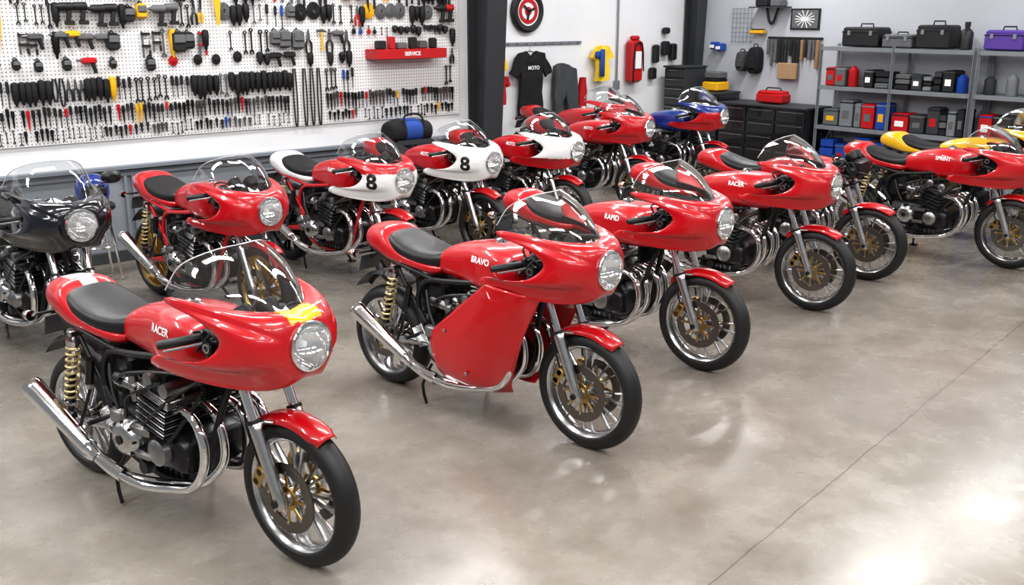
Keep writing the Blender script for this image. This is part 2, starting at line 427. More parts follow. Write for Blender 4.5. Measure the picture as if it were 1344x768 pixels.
        mb.tube([(1.20,s*.13,.90),(1.26,s*.22,.92),(1.34,s*.215,.90)],.010,'darkmetal',seg=8,sub=4)
        mb.tube([(1.22,s*.20,1.01),(1.28,s*.235,1.035),(1.33,s*.22,1.0),(1.34,s*.2,.93)],.006,'black',seg=6,sub=4)
        mb.tube([(1.15,s*.16,.93),(1.22,s*.24,.94),(1.30,s*.23,1.02)],.007,'black',seg=6,sub=4)
    mb.box((1.21,0,1.0),(.07,.2,.025),'darkmetal',bev=.008)
    mb.tube([(1.3,-.12,.94),(1.45,-.1,.92)],.007,'black'); mb.tube([(1.3,.12,.94),(1.45,.1,.92)],.007,'black')
    mb.box((1.34,0,.95),(.12,.22,.15),'black',bev=.02)
    mb.tube([(.47,-.14,.37),(.47,.14,.37)],.018,'darkmetal',seg=10)
    mb.box((.38,0,.64),(.16,.20,.22),'black',bev=.02)
    mb.box((.42,0,.50),(.12,.16,.14),'darkmetal',bev=.02)
    mb.box((.50,0,.68),(.10,.24,.12),'black',bev=.02)
    rg=[]
    for i in range(13):
        a=rad(60+7*i); r=.335
        rg.append([(r*math.cos(a),-.07,.31+r*math.sin(a)-.01),(( r+.012)*math.cos(a),-.05,.31+(r+.012)*math.sin(a)),((r+.012)*math.cos(a),.05,.31+(r+.012)*math.sin(a)),(r*math.cos(a),.07,.31+r*math.sin(a)-.01)])
    rg=[[ (x,y,z+.06) for x,y,z in r] for r in rg]
    mb.rings(rg,'black',closed=False)
    mb.box((-.36+TS,0,.74),(.008,.17,.11),'midgrey',bev=.002,rot=Matrix.Rotation(rad(20),4,'Y'))
    mb.tube([(-.2+TS,0,.84),(-.35+TS,0,.77)],.012,'black')
    for s in (-1,1):
        mb.tube([(-.26+TS,s*.05,.83),(-.29+TS,s*.17,.83)],.007,'black')
        mb.xf=Matrix.Translation((-.295+TS,s*.185,.83)); mb.lathe([(.0001,-.03),(.018,-.028),(.027,0),(.025,.02),(.0001,.022)],'chrome',axis='X',seg=14)
        mb.lathe([(.0001,-.037),(.015,-.034),(.024,-.012)],'amber',axis='X',seg=14); mb.xf=Matrix()
    mb.tube([(.52,.125,.44),(.0,.092,.413)],.008,'darkmetal',seg=6); mb.tube([(.52,.125,.34),(.0,.092,.208)],.008,'darkmetal',seg=6)
    mb.tube([(.56,.12,.26),(.53,.22,.13),(.50,.30,.010)],[.014,.012,.010],'darkmetal',seg=8); mb.box((.50,.31,.008),(.07,.05,.014),'darkmetal')
    mb.tube([(.45,-.12,.25),(.40,-.15,.12),(.44,-.16,.012)],.009,'darkmetal',seg=8,sub=2)
    return mb.mesh('frame')[0]

def engine_mesh():
    mb=MB()
    mb.loftx([(.46,.40,.10,.08,.09,4),(.48,.40,.15,.12,.11,4),(.62,.40,.17,.13,.13,4),(.85,.40,.18,.11,.12,4),(.96,.38,.17,.08,.09,4),(.98,.38,.12,.05,.06,4)],'darkmetal',seg=28,nsub=3)
    mb.box((.72,0,.25),(.30,.20,.09),'darkmetal',bev=.02)
    for i in range(7): mb.box((.60+i*.04,0,.235),(.008,.21,.07),'castalu')
    for s in (-1,1):
        mb.lathe([(.0001,s*.235),(.05,s*.235),(.066,s*.228),(.082,s*.21),(.090,s*.165)],'alu',c=(.60,0,.40),axis='Y',seg=32)
        mb.lathe([(.02,s*.237),(.022,s*.241),(.0001,s*.242)],'darkmetal',c=(.60,0,.40),axis='Y',seg=16)
        for i in range(8):
            a=2*PI*i/8; mb.lathe([(.0001,s*.222),(.007,s*.222),(.007,s*.205)],'darkmetal',c=(.60+.078*math.cos(a),0,.40+.078*math.sin(a)),axis='Y',seg=6)
        mb.lathe([(.0001,s*.225),(.04,s*.225),(.06,s*.21),(.065,s*.17)],'castalu',c=(.83,0,.39),axis='Y',seg=28)
        mb.lathe([(.0001,s*.21),(.03,s*.21),(.035,s*.17)],'darkmetal',c=(.72,0,.29),axis='Y',seg=16)
        mb.box((.71,s*.19,.46),(.14,.04,.05),'castalu',bev=.012); mb.box((.72,s*.195,.345),(.10,.03,.04),'castalu',bev=.01)
    mb.xf=Matrix.Translation((.80,0,.49))@Matrix.Rotation(rad(14),4,'Y')
    mb.box((0,0,.06),(.15,.37,.15),'black',bev=.015)
    for i in range(9):
        mb.box((0,0,.005+i*.0155),(.20,.43,.0055),'castalu' if i%2 else 'darkmetal',bev=.0025)
    mb.box((0,0,.165),(.19,.41,.05),'darkmetal',bev=.012)
    for i in range(4): mb.box((0,0,.148+i*.011),(.215,.42,.004),'castalu',bev=.0015)
    mb.box((0,0,.20),(.17,.40,.035),'darkmetal',bev=.012)
    for s in (-1,1):
        mb.tube([(s*.055,-.205,.215),(s*.055,-.20,.215),(s*.055,.20,.215),(s*.055,.205,.215)],[.02,.032,.032,.02],'castalu',seg=16)
    for y in (-.15,-.05,.05,.15):
        mb.lathe([(.012,.2),(.014,.26),(.006,.265)],'black',c=(0,y,0),seg=8,caps=True)
        mb.tube([(0,y,.25),(-.02,y*.9,.30),(-.10,y*.5,.30)],.004,'black',seg=5,sub=3)
        for x in (-.085,.085): mb.lathe([(.007,.18),(.007,.20),(.0001,.2)],'chrome',c=(x,y+.03,0),seg=6)
    mb.xf=Matrix()
    for y in (-.15,-.05,.05,.15):
        mb.tube([(.73,y,.62),(.66,y,.63)],.022,'black',seg=12)
        mb.tube([(.66,y,.63),(.60,y,.635),(.58,y,.64)],[.026,.026,.033],'castalu',seg=14)
        mb.lathe([(.0001,.05),(.022,.05),(.024,.0),(.016,-.07),(.0001,-.07)],'castalu',c=(.625,y,.635),seg=12)
        mb.tube([(.58,y,.64),(.53,y,.645),(.50,y,.65)],[.034,.036,.03],'darkmetal',seg=14)
    mb.box((.52,.17,.40),(.12,.05,.16),'alu',bev=.02); mb.box((.51,-.165,.47),(.10,.05,.08),'castalu',bev=.015)
    for i in range(9): mb.box((1.065-.0,0,.66+i*.012),(.03,.24,.005),'darkmetal',bev=.001)
    mb.box((1.06,0,.71),(.022,.22,.12),'black',bev=.004)
    mb.tube([(1.05,-.12,.67),(.98,-.17,.55),(.90,-.19,.45)],.009,'black',seg=8,sub=4)
    mb.tube([(1.05,-.12,.74),(.95,-.2,.66),(.75,-.21,.5)],.008,'black',seg=8,sub=4)
    mb.tube([(.62,-.2,.50),(.68,-.22,.62),(.9,-.2,.72)],.006,'black',seg=6,sub=4)
    mb.tube([(.50,-.17,.62),(.62,-.19,.70),(.8,-.17,.74),(1.0,-.14,.76)],.008,'black',seg=6,sub=4)
    mb.tube([(.55,-.19,.52),(.50,-.18,.60),(.45,-.15,.70)],.009,'black',seg=6,sub=4)
    return mb.mesh('engine')[0]

def exhaust_mesh():
    mb=MB()
    for s in (-1,1):
        for k,y in enumerate((.05,.15)):
            ye=.12+.06*k
            mb.tube([(.90,s*y,.605),(.97,s*y,.60),(1.06,s*(y+.01),.565),(1.105,s*(y+.015),.47),(1.09,s*(y+.02),.36),(1.01,s*(ye-.01),.265),(.88,s*ye,.225),(.72,s*(.16+.05*k),.205),(.60,s*(.205+.02*k),.215),(.54,s*.22,.228)],.0205,'chrome',seg=12,sub=5)
            mb.tube([(.905,s*y,.607),(.925,s*y,.606)],.03,'alu',seg=14)
        mb.tube([(.58,s*.218,.217),(.50,s*.225,.235),(.42,s*.235,.268),(.38,s*.24,.288)],[.034,.032,.028,.028],'chrome',seg=16,sub=3)
        a=Vector((.42,s*.238,.270)); b=Vector((-.02,s*.275,.53)); d=b-a
        mb.tube([tuple(a+d*t) for t in (0,.10,.13,.16,.6,.93,.96,1.0)],[.028,.030,.038,.036,.044,.050,.052,.048],'chrome',seg=24,caps=False)
        mb.tube([tuple(a+d*t) for t in (1.0,.97,.80)],[.048,.034,.032],'darkmetal',seg=24)
        mb.tube([(.27,s*.225,.37),(.30,s*.17,.55)],.008,'darkmetal')
        mb.box((.20,s*.22,.42),(.06,.03,.03),'darkmetal')
    return mb.mesh('exhaust')[0]

KX=.09
TANK=[(x+KX,z,w,a,b2,n) for x,z,w,a,b2,n in [(.395,.845,.05,.03,.03,2.4),(.41,.85,.095,.075,.065,2.6),(.50,.86,.115,.11,.085,2.8),(.62,.865,.135,.135,.10,3),(.76,.87,.168,.15,.115,3.4),(.90,.875,.182,.145,.12,3.4),(1.0,.875,.17,.125,.12,3.2),(1.045,.87,.14,.08,.09,2.8),(1.06,.87,.09,.04,.05,2.4)]]
def tank_mesh(c1,c2,word):
    mb=MB(); matf=None
    if c2: matf=lambda c:(c2 if abs(c[1])<.035 and c[2]>.9 else None)
    mb.loftx(TANK,c1,nsub=5,seg=48,matf=matf)
    bv=BVHTree.FromPolygons(mb.V,mb.F)
    mb.lathe([(.0001,.022),(.02,.022),(.034,.015),(.036,0),(.04,-.01)],'chrome',c=(.80+KX,0,1.020),seg=24)
    mb.lathe([(.0001,.026),(.010,.026),(.012,.02)],'darkmetal',c=(.80+KX,0,1.020),seg=12)
    if word:
        V,F=text_data(word,.046)
        for s in (-1,1):
            vs=[]
            for v in V:
                x=.79+KX+(v[0] if s<0 else -v[0]); z=.940+v[1]
                h=bv.ray_cast(Vector((x,s*1,z)),Vector((0,-s,0)))
                y=(h[0].y if h[0] else s*.17)+s*.0025
                vs.append((x,y,z))
            mb.add(vs,F,'textwhite')
    return mb.mesh('tank')[0]
def seat_mesh():
    mb=MB()
    mb.loftx([(x*.92+.135,z,w,a,b2,n) for x,z,w,a,b2,n in [(-.085,.965,.07,.012,.015,2.3),(-.07,.96,.10,.03,.03,2.3),(.0,.93,.14,.05,.05,2.5),(.10,.90,.158,.05,.06,2.6),(.22,.875,.155,.048,.06,2.6),(.33,.865,.135,.05,.06,2.6),(.41,.867,.105,.05,.05,2.6),(.44,.867,.07,.03,.03,2.4)]],'vinyl',nsub=5,seg=36)
    return mb.mesh('seat')[0]
def tail_mesh(c1,c2):
    mb=MB(); matf=None
    if c2: matf=lambda c:(c2 if abs(c[1])<.05 and c[2]>.88 and c[0]<.02+TS else None)
    mb.loftx([(x+TS,z,w,a,b2,n) for x,z,w,a,b2,n in [(-.305,.915,.045,.03,.02,2.3),(-.295,.915,.075,.05,.035,2.3),(-.25,.915,.115,.08,.06,2.4),(-.17,.91,.142,.10,.08,2.5),(-.09,.90,.157,.108,.09,2.6),(-.02,.88,.162,.085,.09,2.6),(.06,.86,.16,.045,.07,2.6),(.2,.835,.152,.03,.05,2.8),(.30,.82,.13,.03,.045,2.8),(.35,.82,.10,.02,.03,2.6)]],c1,nsub=5,seg=40,matf=matf)
    mb.xf=Matrix.Translation((-.295+TS,0,.895)); mb.lathe([(.0001,-.022),(.03,-.018),(.04,0),(.04,.02)],'taillight',axis='X',seg=20); mb.xf=Matrix()
    return mb.mesh('tail')[0]
HZ=.96
EK=[(0,1.50,0,1.088),(20,1.465,.10,1.096),(45,1.33,.20,1.112),(61,1.11,.262,1.134),(67,1.10,.270,1.105),(76,1.27,.268,1.072),(90,1.385,.256,1.0),(102,1.30,.274,.915),(111,1.14,.286,.885),(122,1.01,.286,.880),(138,.99,.275,.825),(157,1.25,.215,.795),(180,1.43,.0,.788)]
def Eat(al):
    al=max(0,min(180,al))
    for i in range(len(EK)-1):
        if al<=EK[i+1][0]:
            f=(al-EK[i][0])/(EK[i+1][0]-EK[i][0]); return Vector(crom([k[1:] for k in EK],i+f))
def fairing_mesh(c1,c2,mode,num):
    mb=MB(); na=60; ntt=18
    cols=[]
    for k in range(2*na):
        al=180*k/na; s=1
        if al>180: al=360-al; s=-1
        E=Eat(al); a=rad(al); o=Vector((0,math.sin(a),math.cos(a)))
        A=Vector((1.60,0,HZ))+o*.098
        dyz=math.hypot(E.y-A.y,E.z-A.z); c1p=A+o*(dyz*.58+.010)-Vector((.02,0,0)); c2p=E+Vector(((1.60-E.x)*.45,0,0))
        col=[]
        for i in range(ntt+1):
            t=i/ntt; p=A*(1-t)**3+c1p*3*t*(1-t)**2+c2p*3*t*t*(1-t)+E*t**3
            col.append((p.x,p.y*s,p.z))
        cols.append(col)
    R=[[cols[k][i] for k in range(2*na)] for i in range(ntt+1)]
    def matf(c):
        if mode=='patch' and c[2]>1.063 and abs(c[1])<.08: return c2
        if mode=='stripe' and c[2]>1.02 : return c2
        if mode=='low' and c[2]<.90: return c2
    mb.rings(R,c1,caps=False,matf=matf if c2 else None)
    bv=BVHTree.FromPolygons(mb.V,mb.F)
    if num:
        V,F=text_data(num,.17)
        bm=bmesh.new(); vv=[bm.verts.new((v[0],v[1],0)) for v in V]
        for f in F:
            try: bm.faces.new([vv[i] for i in f])
            except Exception: pass
        bmesh.ops.subdivide_edges(bm,edges=bm.edges,cuts=1); bmesh.ops.triangulate(bm,faces=bm.faces)
        bm.verts.index_update()
        V=[tuple(v.co) for v in bm.verts]; F=[[v.index for v in f.verts] for f in bm.faces]; bm.free()
        for s in (-1,1):
            vs=[]
            for v in V:
                x=1.475+(v[0] if s<0 else -v[0]); z=.955+v[1]
                h=bv.ray_cast(Vector((x,s*1,z)),Vector((0,-s,0)))
                y=(h[0].y if h[0] and h[0].y*s>.05 else s*.2)+s*.003
                vs.append((x,y,z))
            fs=F if s<0 else [f[::-1] for f in F]
            mb.add(vs,fs,'black')
    mb.mi('black')
    return mb.mesh('fairing',sharp=60,recalc=False)[0]
TK=[(1.235,0,1.312),(1.205,.12,1.302),(1.13,.215,1.252),(1.085,.262,1.157)]
def screen_mesh():
    mb=MB(); ns=26; nr=10
    cols=[]
    for k in range(-ns,ns+1):
        f=abs(k)/ns; s=1 if k>=0 else -1
        B=Eat(f*61)+Vector((.004,0,-.006)); T=Vector(crom(TK,f*3))
        mid=(B+T)/2+Vector((.035,.018*math.sin(f*PI),.045))*(1-f**3)
        col=[]
        for i in range(nr+1):
            t=i/nr; p=B*(1-t)**2+mid*2*t*(1-t)+T*t*t; col.append((p.x,p.y*s,p.z))
        cols.append(col)
    R=[[c[i] for c in cols] for i in range(nr+1)]
    mb.rings(R,'screen',closed=False,caps=False)
    mb.tube([c[-1] for c in cols],.0028,'screenedge',seg=6)
    mb.tube([c[0] for c in cols],.003,'blackpaint',seg=6)
    for k in range(4,ns*2,7): mb.lathe([(.0001,.004),(.005,.003),(.006,0)],'chrome',c=cols[k][0],seg=8)
    return mb.mesh('screen',sharp=60)[0]
def headlight_mesh():
    mb=MB()
    mb.lathe([(.0001,-.075),(.03,-.07),(.06,-.05),(.08,-.02),(.088,0)],'chrome',c=(1.60,0,HZ),axis='X',seg=36)
    mb.lathe([(.0001,-.03),(.012,-.03),(.016,-.05)],'textwhite',c=(1.60,0,HZ),axis='X',seg=12)
    mb.lathe([(.086,-.012),(.098,-.012),(.103,0),(.100,.012),(.092,.014),(.087,.006)],'chrome',c=(1.60,0,HZ),axis='X',seg=44,loop=True)
    mb.lathe([(.090,.004),(.08,.014),(.06,.022),(.03,.028),(.0001,.03)],'lens',c=(1.60,0,HZ),axis='X',seg=36)
    return mb.mesh('headlight')[0]
def fender_mesh(c):
    mb=MB();R=[]
    for i in range(21):
        a=rad(56+78*i/20); ring=[]
        for j in range(11):
            y=-.068+.136*j/10; q=abs(y)/.068; r=.350-.038*q**3
            tw=1 if 1<i<19 else .8
            ring.append((WB+r*math.cos(a),y*tw,.32+r*math.sin(a)))
        R.append(ring)
    mb.rings(R,c,closed=False,caps=False)
    for s in (-1,1):
        mb.tube([(WB+.318*math.cos(rad(100)),s*.066,.32+.318*math.sin(rad(100))),(WB-.135,s*.095,.63)],.007,'alu')
    return mb.mesh('fender',sharp=60,recalc=False)[0]
def lower_mesh(c):
    mb=MB()
    G=[[(1.02,.278,.865),(1.12,.280,.855),(1.22,.256,.84),(1.33,.200,.825)],
     [(.92,.282,.78),(1.04,.284,.75),(1.18,.256,.735),(1.28,.20,.73)],
     [(.76,.275,.65),(.92,.286,.62),(1.08,.258,.60),(1.22,.205,.60)],
     [(.60,.265,.50),(.80,.278,.46),(1.0,.245,.44),(1.16,.19,.45)],
     [(.61,.25,.33),(.80,.245,.28),(.96,.20,.27),(1.09,.15,.30)],
     [(.64,.20,.235),(.78,.16,.205),(.93,.12,.20),(1.05,.09,.22)]]
    for s in (-1,1):
        R=[]
        for i in range(31):
            v=i/30*5; row=[crom([r[k] for r in G],v) for k in range(4)]
            R.append([tuple((q[0],q[1]*s,q[2])) for q in [crom(row,j/20*3) for j in range(21)]])
        mb.rings(R,c,closed=False,caps=False)
        for p in ((.72,.281,.55),(1.0,.272,.72),(.86,.262,.33)): mb.lathe([(.0001,s*.006),(.009,s*.005),(.010,0)],'alu',c=(p[0],s*p[1],p[2]),axis='Y',seg=10)
    return mb.mesh('lower',sharp=60,recalc=True)[0]
def mirrors_mesh():
    mb=MB()
    for s in (-1,1):
        mb.tube([(1.2,s*.2,1.05),(1.17,s*.30,1.13),(1.15,s*.36,1.15)],.007,'black',seg=8,sub=3)
        mb.xf=Matrix.Translation((1.14,s*.40,1.17))
        mb.loftx([(-.045,0,.02,.012,.012,2.5),(-.03,0,.055,.035,.035,2.5),(.0,0,.065,.042,.042,2.5),(.03,0,.03,.02,.02,2.3)],'black',nsub=3,seg=20)
        mb.box((-.042,0,0),(.006,.09,.05),'chrome'); mb.xf=Matrix()
    return mb.mesh('mirrors')[0]

def bike(name,F,head,c='red',tank=None,tail=None,tailstripe=None,tank2=None,fair=None,fair2=None,fmode=None,num=None,word='RACER',rim='alu',frame='black',fz=.012,lower=False,naked=False,mirrors=False,fender=None):
    a=rad(head); h=Vector((math.cos(a),math.sin(a)))
    e=bpy.data.objects.new(name,None); scene.collection.objects.link(e)
    e.location=(F[0]-h.x*WB,F[1]-h.y*WB,0); e.rotation_euler=(0,0,a); e.empty_display_size=.2
    L=lambda n,me,loc=(0,0,0):link(n,me,parent=e,loc=loc)
    L('front_wheel',cached(('wf',rim),lambda:wheel_mesh(True,rim)),(WB,0,.32))
    w=L('rear_wheel',cached(('wr',rim),lambda:wheel_mesh(False,rim)),(0,0,.31)); w.rotation_euler=(0,.3,0)
    L('frame_and_forks',cached(('fr',frame),lambda:frame_mesh(frame)))
    L('engine',cached('en',engine_mesh)); L('exhaust',cached('ex',exhaust_mesh))
    tk=tank or c
    L('fuel_tank',cached(('tk',tk,tank2,word),lambda:tank_mesh(tk,tank2,word)))
    L('seat',cached('st',seat_mesh)); tl=tail or c
    L('tail_cowl',cached(('tl',tl,tailstripe),lambda:tail_mesh(tl,tailstripe)))
    fd=fender or c
    o=L('front_fender',cached(('fd',fd),lambda:fender_mesh(fd)))
    sm=o.modifiers.new('thick','SOLIDIFY'); sm.thickness=.003
    if not naked:
        fc=fair or c
        o=L('fairing',cached(('fa',fc,fair2,fmode,num),lambda:fairing_mesh(fc,fair2,fmode,num)),(0,0,fz))
        sm=o.modifiers.new('thick','SOLIDIFY'); sm.thickness=.004; sm.offset=-1; sm.material_offset=8
        L('windscreen',cached('sc',screen_mesh),(0,0,fz)); L('headlight',cached('hl',headlight_mesh),(0,0,fz))
    if lower:
        o=L('lower_fairing',cached(('lf',c),lambda:lower_mesh(c))); sm=o.modifiers.new('thick','SOLIDIFY'); sm.thickness=.004; sm.offset=0
    if mirrors: L('mirrors',cached('mi',mirrors_mesh))
    return e
B='racing_motorcycle'
bike(B,(-.865,3.677),-36,tailstripe='white',fair2='yellow',fmode='patch',word='RACER')
bike(B,(.40,4.82),-41,lower=True,word='BRAVO',fz=.02)
bike(B,(1.215,6.0),-40.5,word='RAPID')
bike(B,(2.31,7.33),-38,word='RACER')
bike(B,(3.04,8.24),-38,naked=True,word=None,rim='alu')
bike(B,(4.45,8.64),-45,word='SPRINT',fz=-.06)
bike(B,(5.12,9.5),-45,c='yellow',word=None)
bike(B,(-2.68,5.95),-46,c='navy',word=None,mirrors=True,rim='blackpaint')
bike(B,(-1.75,6.8),-42,fz=-.07,rim='gold',frame='red',word=None)
bike(B,(-.95,8.0),-42,fz=-.05,tail='white',fair='white',fair2='red',fmode='stripe',num='8',frame='red',word='RAPID',rim='darkmetal')
bike(B,(-.25,9.0),-42,fz=-.05,tail='red',fair='white',num='8',word='MOTO',rim='darkmetal')
bike(B,(.55,9.75),-42,fz=-.05,fair='white',fair2='red',fmode='low',word='MOTO')
bike(B,(1.45,11.2),-40,word='MOTO')
bike(B,(1.4,12.75),-40,word=None)
bike(B,(2.55,12.5),-40,c='red',tank='blue',tail='blue',tailstripe='white',fair2='blue',fmode='stripe',word=None,tank2='white')

# ------------------------------------------------------------------ room shell
H=4.3
AX0,AX1=-7.5,10.18; YB=-13.5
def boxobj(name,lo,hi,mat,bev=.004):
    mb=MB(); c=[(a+b)/2 for a,b in zip(lo,hi)]; s=[b-a for a,b in zip(lo,hi)]
    mb.box(c,s,mat,bev=bev); return room(name,mb)
boxobj('floor',(AX0,YB,-.15),(AX1+.2,2.0,0),'concrete')
boxobj('ceiling',(AX0,YB,H),(AX1+.2,2.0,H+.1),'ceilpaint')
boxobj('wall_left',(AX0,0,0),(4.45,.15,H),'wallwhite')
boxobj('wall_left_return',(4.30,.15,0),(4.45,1.8,H),'wallwhite')
boxobj('wall_far',(4.30,1.8,0),(AX1+.15,1.95,H),'wallwhite')
boxobj('wall_back',(AX1,YB,0),(AX1+.15,1.8,H),'wallgrey')
boxobj('trim_dado_left',(AX0,-.02,.10),(4.20,-.001,.84),'walllow')
mb=MB()
mb.box(((AX0+4.2)/2,-.04,.865),(4.2-AX0,.08,.035),'grey',bev=.004)
mb.box(((AX0+4.2)/2,-.035,.80),(4.2-AX0,.03,.03),'grey',bev=.004)
x=AX0+.3
while x<4.1:
    for dx in (0,.07): mb.box((x+dx,-.035,.45),(.03,.03,.72),'grey',bev=.004)
    x+=1.25
room('trim_rail_left',mb)
boxobj('baseboard_left',(AX0,-.035,0),(4.20,-.001,.10),'darkgrey')
boxobj('baseboard_far',(4.46,1.775,0),(AX1-.001,1.799,.10),'darkgrey')
boxobj('baseboard_back',(AX1-.03,YB,0),(AX1-.001,1.77,.10),'darkgrey')
boxobj('pegboard',(AX0+.5,-.022,1.11),(4.1,-.002,3.0),'pegboard',bev=.002)
mb=MB()
def ibeam(x0,w0,w1,y1,d0,d1,h,mat='darkgrey'):
    R=((0,w0,d0),(h,w1,d1))
    def slab(fx0,fx1,fy0,fy1):
        rg=[]
        for z,w,d in R:
            rg.append([(x0+fx0*w,y1-fy0*d,z),(x0+fx1*w,y1-fy0*d,z),(x0+fx1*w,y1-fy1*d,z),(x0+fx0*w,y1-fy1*d,z)])
        mb.rings(rg,mat)
    slab(0,1,.93,1.0); slab(0,1,0,.07); slab(.45,.55,.07,.93)
ibeam(4.24,.24,.30,-.004,.26,.48,H-.002); mb.box((4.38,-.16,.01),(.34,.36,.02),'darkgrey')
room('steel_column',mb)
mb=MB(); ibeam(AX1-.22,.2,.2,1.77,.2,.35,H-.002); room('steel_column',mb)
mb=MB()
mb.tube([(5.70,1.77,.1),(5.70,1.77,H-.01)],.02,'steelshelf'); mb.tube([(8.45,1.77,1.2),(8.45,1.77,H-.01)],.014,'steelshelf'); mb.box((8.45,1.77,1.15),(.10,.05,.14),'steelshelf')
room('electrical_conduit',mb)

# ------------------------------------------------------------------ tools on the pegboard
TY=-.045
def wrench(mb,x,z,L,m):
    w=L*.06
    mb.prism([(x-w*.55,z-L*.12),(x+w*.55,z-L*.12),(x+w*.45,z-L*.88),(x-w*.45,z-L*.88)],TY-.004,TY+.004,m)
    mb.lathe([(w*.7,-.005),(w*1.5,-.005),(w*1.5,.005),(w*.7,.005)],m,c=(x,TY,z-L*.08),axis='Y',seg=12,loop=True)
    zz=z-L*.86; q=w*1.7
    mb.prism([(x-w*.5,zz),(x+w*.5,zz),(x+q,zz-q*.9),(x+q*.75,zz-q*1.9),(x+q*.3,zz-q*1.7),(x+q*.35,zz-q),(x-q*.35,zz-q),(x-q*.3,zz-q*1.7),(x-q*.75,zz-q*1.9),(x-q,zz-q*.9)],TY-.005,TY+.005,m)
def driver(mb,x,z,L,m):
    mb.lathe([(.004,0),(.013,-.004),(.016,-.03),(.013,-L*.22),(.016,-L*.4),(.007,-L*.45),(.0055,-L*.46),(.0055,-L*.96),(.002,-L)],m,c=(x,TY,z),seg=8,caps=True,matf=lambda c:'toolsteel' if c[2]<z-L*.46 else None)
def pliers(mb,x,z,L,m,flip=1):
    for s in (-1,1):
        mb.tube([(x+s*.004,TY,z-L*.42),(x+s*L*.13,TY,z-L*.62),(x+s*L*.11,TY,z-L)],[.007,.012,.010],m,seg=6,sub=3)
        mb.prism([(x,z-L*.46),(x+s*L*.07,z-L*.38),(x+s*L*.06,z-L*.18),(x+s*L*.015,z),(x+s*.001,z-.001)],TY-.007,TY+.007,'toolsteel')
def hammer(mb,x,z,L,m):
    mb.tube([(x,TY-.01,z-.01),(x,TY-.01,z-L)],[.009,.014],m,seg=8)
    mb.tube([(x-.055,TY-.01,z-.02),(x-.03,TY-.01,z-.02),(x+.02,TY-.01,z-.02),(x+.055,TY-.01,z-.03)],[.016,.012,.014,.004],'toolsteel',seg=8)
def drill(mb,x,z,L,m):
    mb.tube([(x-.09,TY-.03,z-.03),(x-.06,TY-.03,z-.03),(x-.04,TY-.03,z-.03),(x+.06,TY-.03,z-.03),(x+.07,TY-.03,z-.03)],[.008,.018,.034,.036,.02],m,seg=10)
    mb.box((x+.03,TY-.03,z-.10),(.035,.035,.10),'toolblack',rot=Matrix.Rotation(rad(10),4,'Y')); mb.box((x+.03,TY-.03,z-.165),(.075,.05,.035),'toolblack')
def coil(mb,x,z,L,m):
    r=L*.32
    for k in range(5): mb.tube([(x+(r-k*.012)*math.cos(2*PI*i/18),TY-.004*k,z-r+(r-k*.010)*math.sin(2*PI*i/18)*1.15) for i in range(19)],.007,m,seg=6)
def clamp(mb,x,z,L,m):
    mb.box((x,TY,z-L/2),(.016,.012,L),'toolsteel'); mb.box((x+.03,TY,z-.02),(.08,.018,.022),m); mb.box((x+.03,TY,z-L*.55),(.08,.018,.022),m)
    mb.tube([(x+.06,TY,z-L*.35),(x+.06,TY,z-L*.75)],.005,'toolsteel',seg=6); mb.tube([(x+.06,TY,z-L*.72),(x+.06,TY,z-L*.98)],.011,m,seg=8)
def sock(mb,x,z,L,m):
    mb.lathe([(.008,0),(.015,-.005),(.015,-L*.35),(.010,-L*.4),(.009,-L*.75),(.003,-L)],m,c=(x,TY,z),seg=8,caps=True)
def gun(mb,x,z,L,m):
    mb.box((x,TY-.02,z-.035),(.13,.05,.055),m,bev=.015); mb.tube([(x-.06,TY-.02,z-.03),(x-.11,TY-.02,z-.03)],[.014,.007],'toolsteel',seg=8)
    mb.tube([(x+.03,TY-.02,z-.05),(x+.05,TY-.02,z-.14)],[.02,.016],'toolblack',seg=8)
def saw(mb,x,z,L,m):
    mb.prism([(x-.03,z),(x+.03,z),(x+.012,z-L),(x-.012,z-L)],TY-.003,TY+.003,m); mb.box((x,TY,z+.03),(.07,.025,.09),'toolblack',bev=.01)
def strap(mb,x,z,L,m):
    mb.tube([(x-.01,TY,z),(x-.02,TY,z-L*.5),(x-.01,TY,z-L),(x+.01,TY,z-L),(x+.02,TY,z-L*.5),(x+.01,TY,z)],.008,m,seg=6,sub=3)
def pouch(mb,x,z,L,m):
    mb.box((x,TY-.025,z-L*.4),(L*.5,.06,L*.7),m,bev=.02); mb.box((x,TY-.058,z-L*.3),(L*.4,.02,L*.3),'midgrey',bev=.008); mb.tube([(x-.02,TY,z-L*.06),(x,TY,z+.01),(x+.02,TY,z-L*.06)],.006,'toolblack',seg=5)
def holster(mb,x,z,L,m):
    mb.lathe([(.012,0),(.03,-.01),(.034,-L*.3),(.028,-L*.75),(.014,-L*.85),(.01,-L)],m,c=(x,TY-.01,z),seg=10,caps=True)
BK='toolblack'
cats={'hand_wrenches':(wrench,['toolsteel','toolsteel',BK,'darkmetal']),'screwdrivers':(driver,[BK]*8+['toolred']),
 'pliers':(pliers,[BK]*9+['toolred']),'hammers':(hammer,[BK]*5+['wood']),'power_drills':(drill,[BK,BK,BK,'midgrey']),
 'hose_coils':(coil,[BK,'midgrey',BK]),'bar_clamps':(clamp,[BK,BK,BK,'toolred']),'socket_drivers':(sock,[BK,BK,'toolsteel','darkmetal']),
 'air_guns':(gun,[BK,BK,'midgrey','toolsteel',BK]),'hand_saws':(saw,['toolsteel',BK]),'tie_down_straps':(strap,[BK]),'tool_pouches':(pouch,[BK,BK,BK,'midgrey']),'torches':(holster,[BK,BK,BK,'darkmetal'])}
ACC=['toolred','toolyellow','toolyellow','toolblue','toolred']
MBs={k:MB() for k in cats}
hooks=MB()
def put(cat,x,z,L,m=None):
    fn,ms=cats[cat]; fn(MBs[cat],x,z,L,m or random.choice(ms)); hooks.tube([(x,-.024,z-.004),(x,TY-.02,z-.004)],.003,'toolsteel',seg=5)
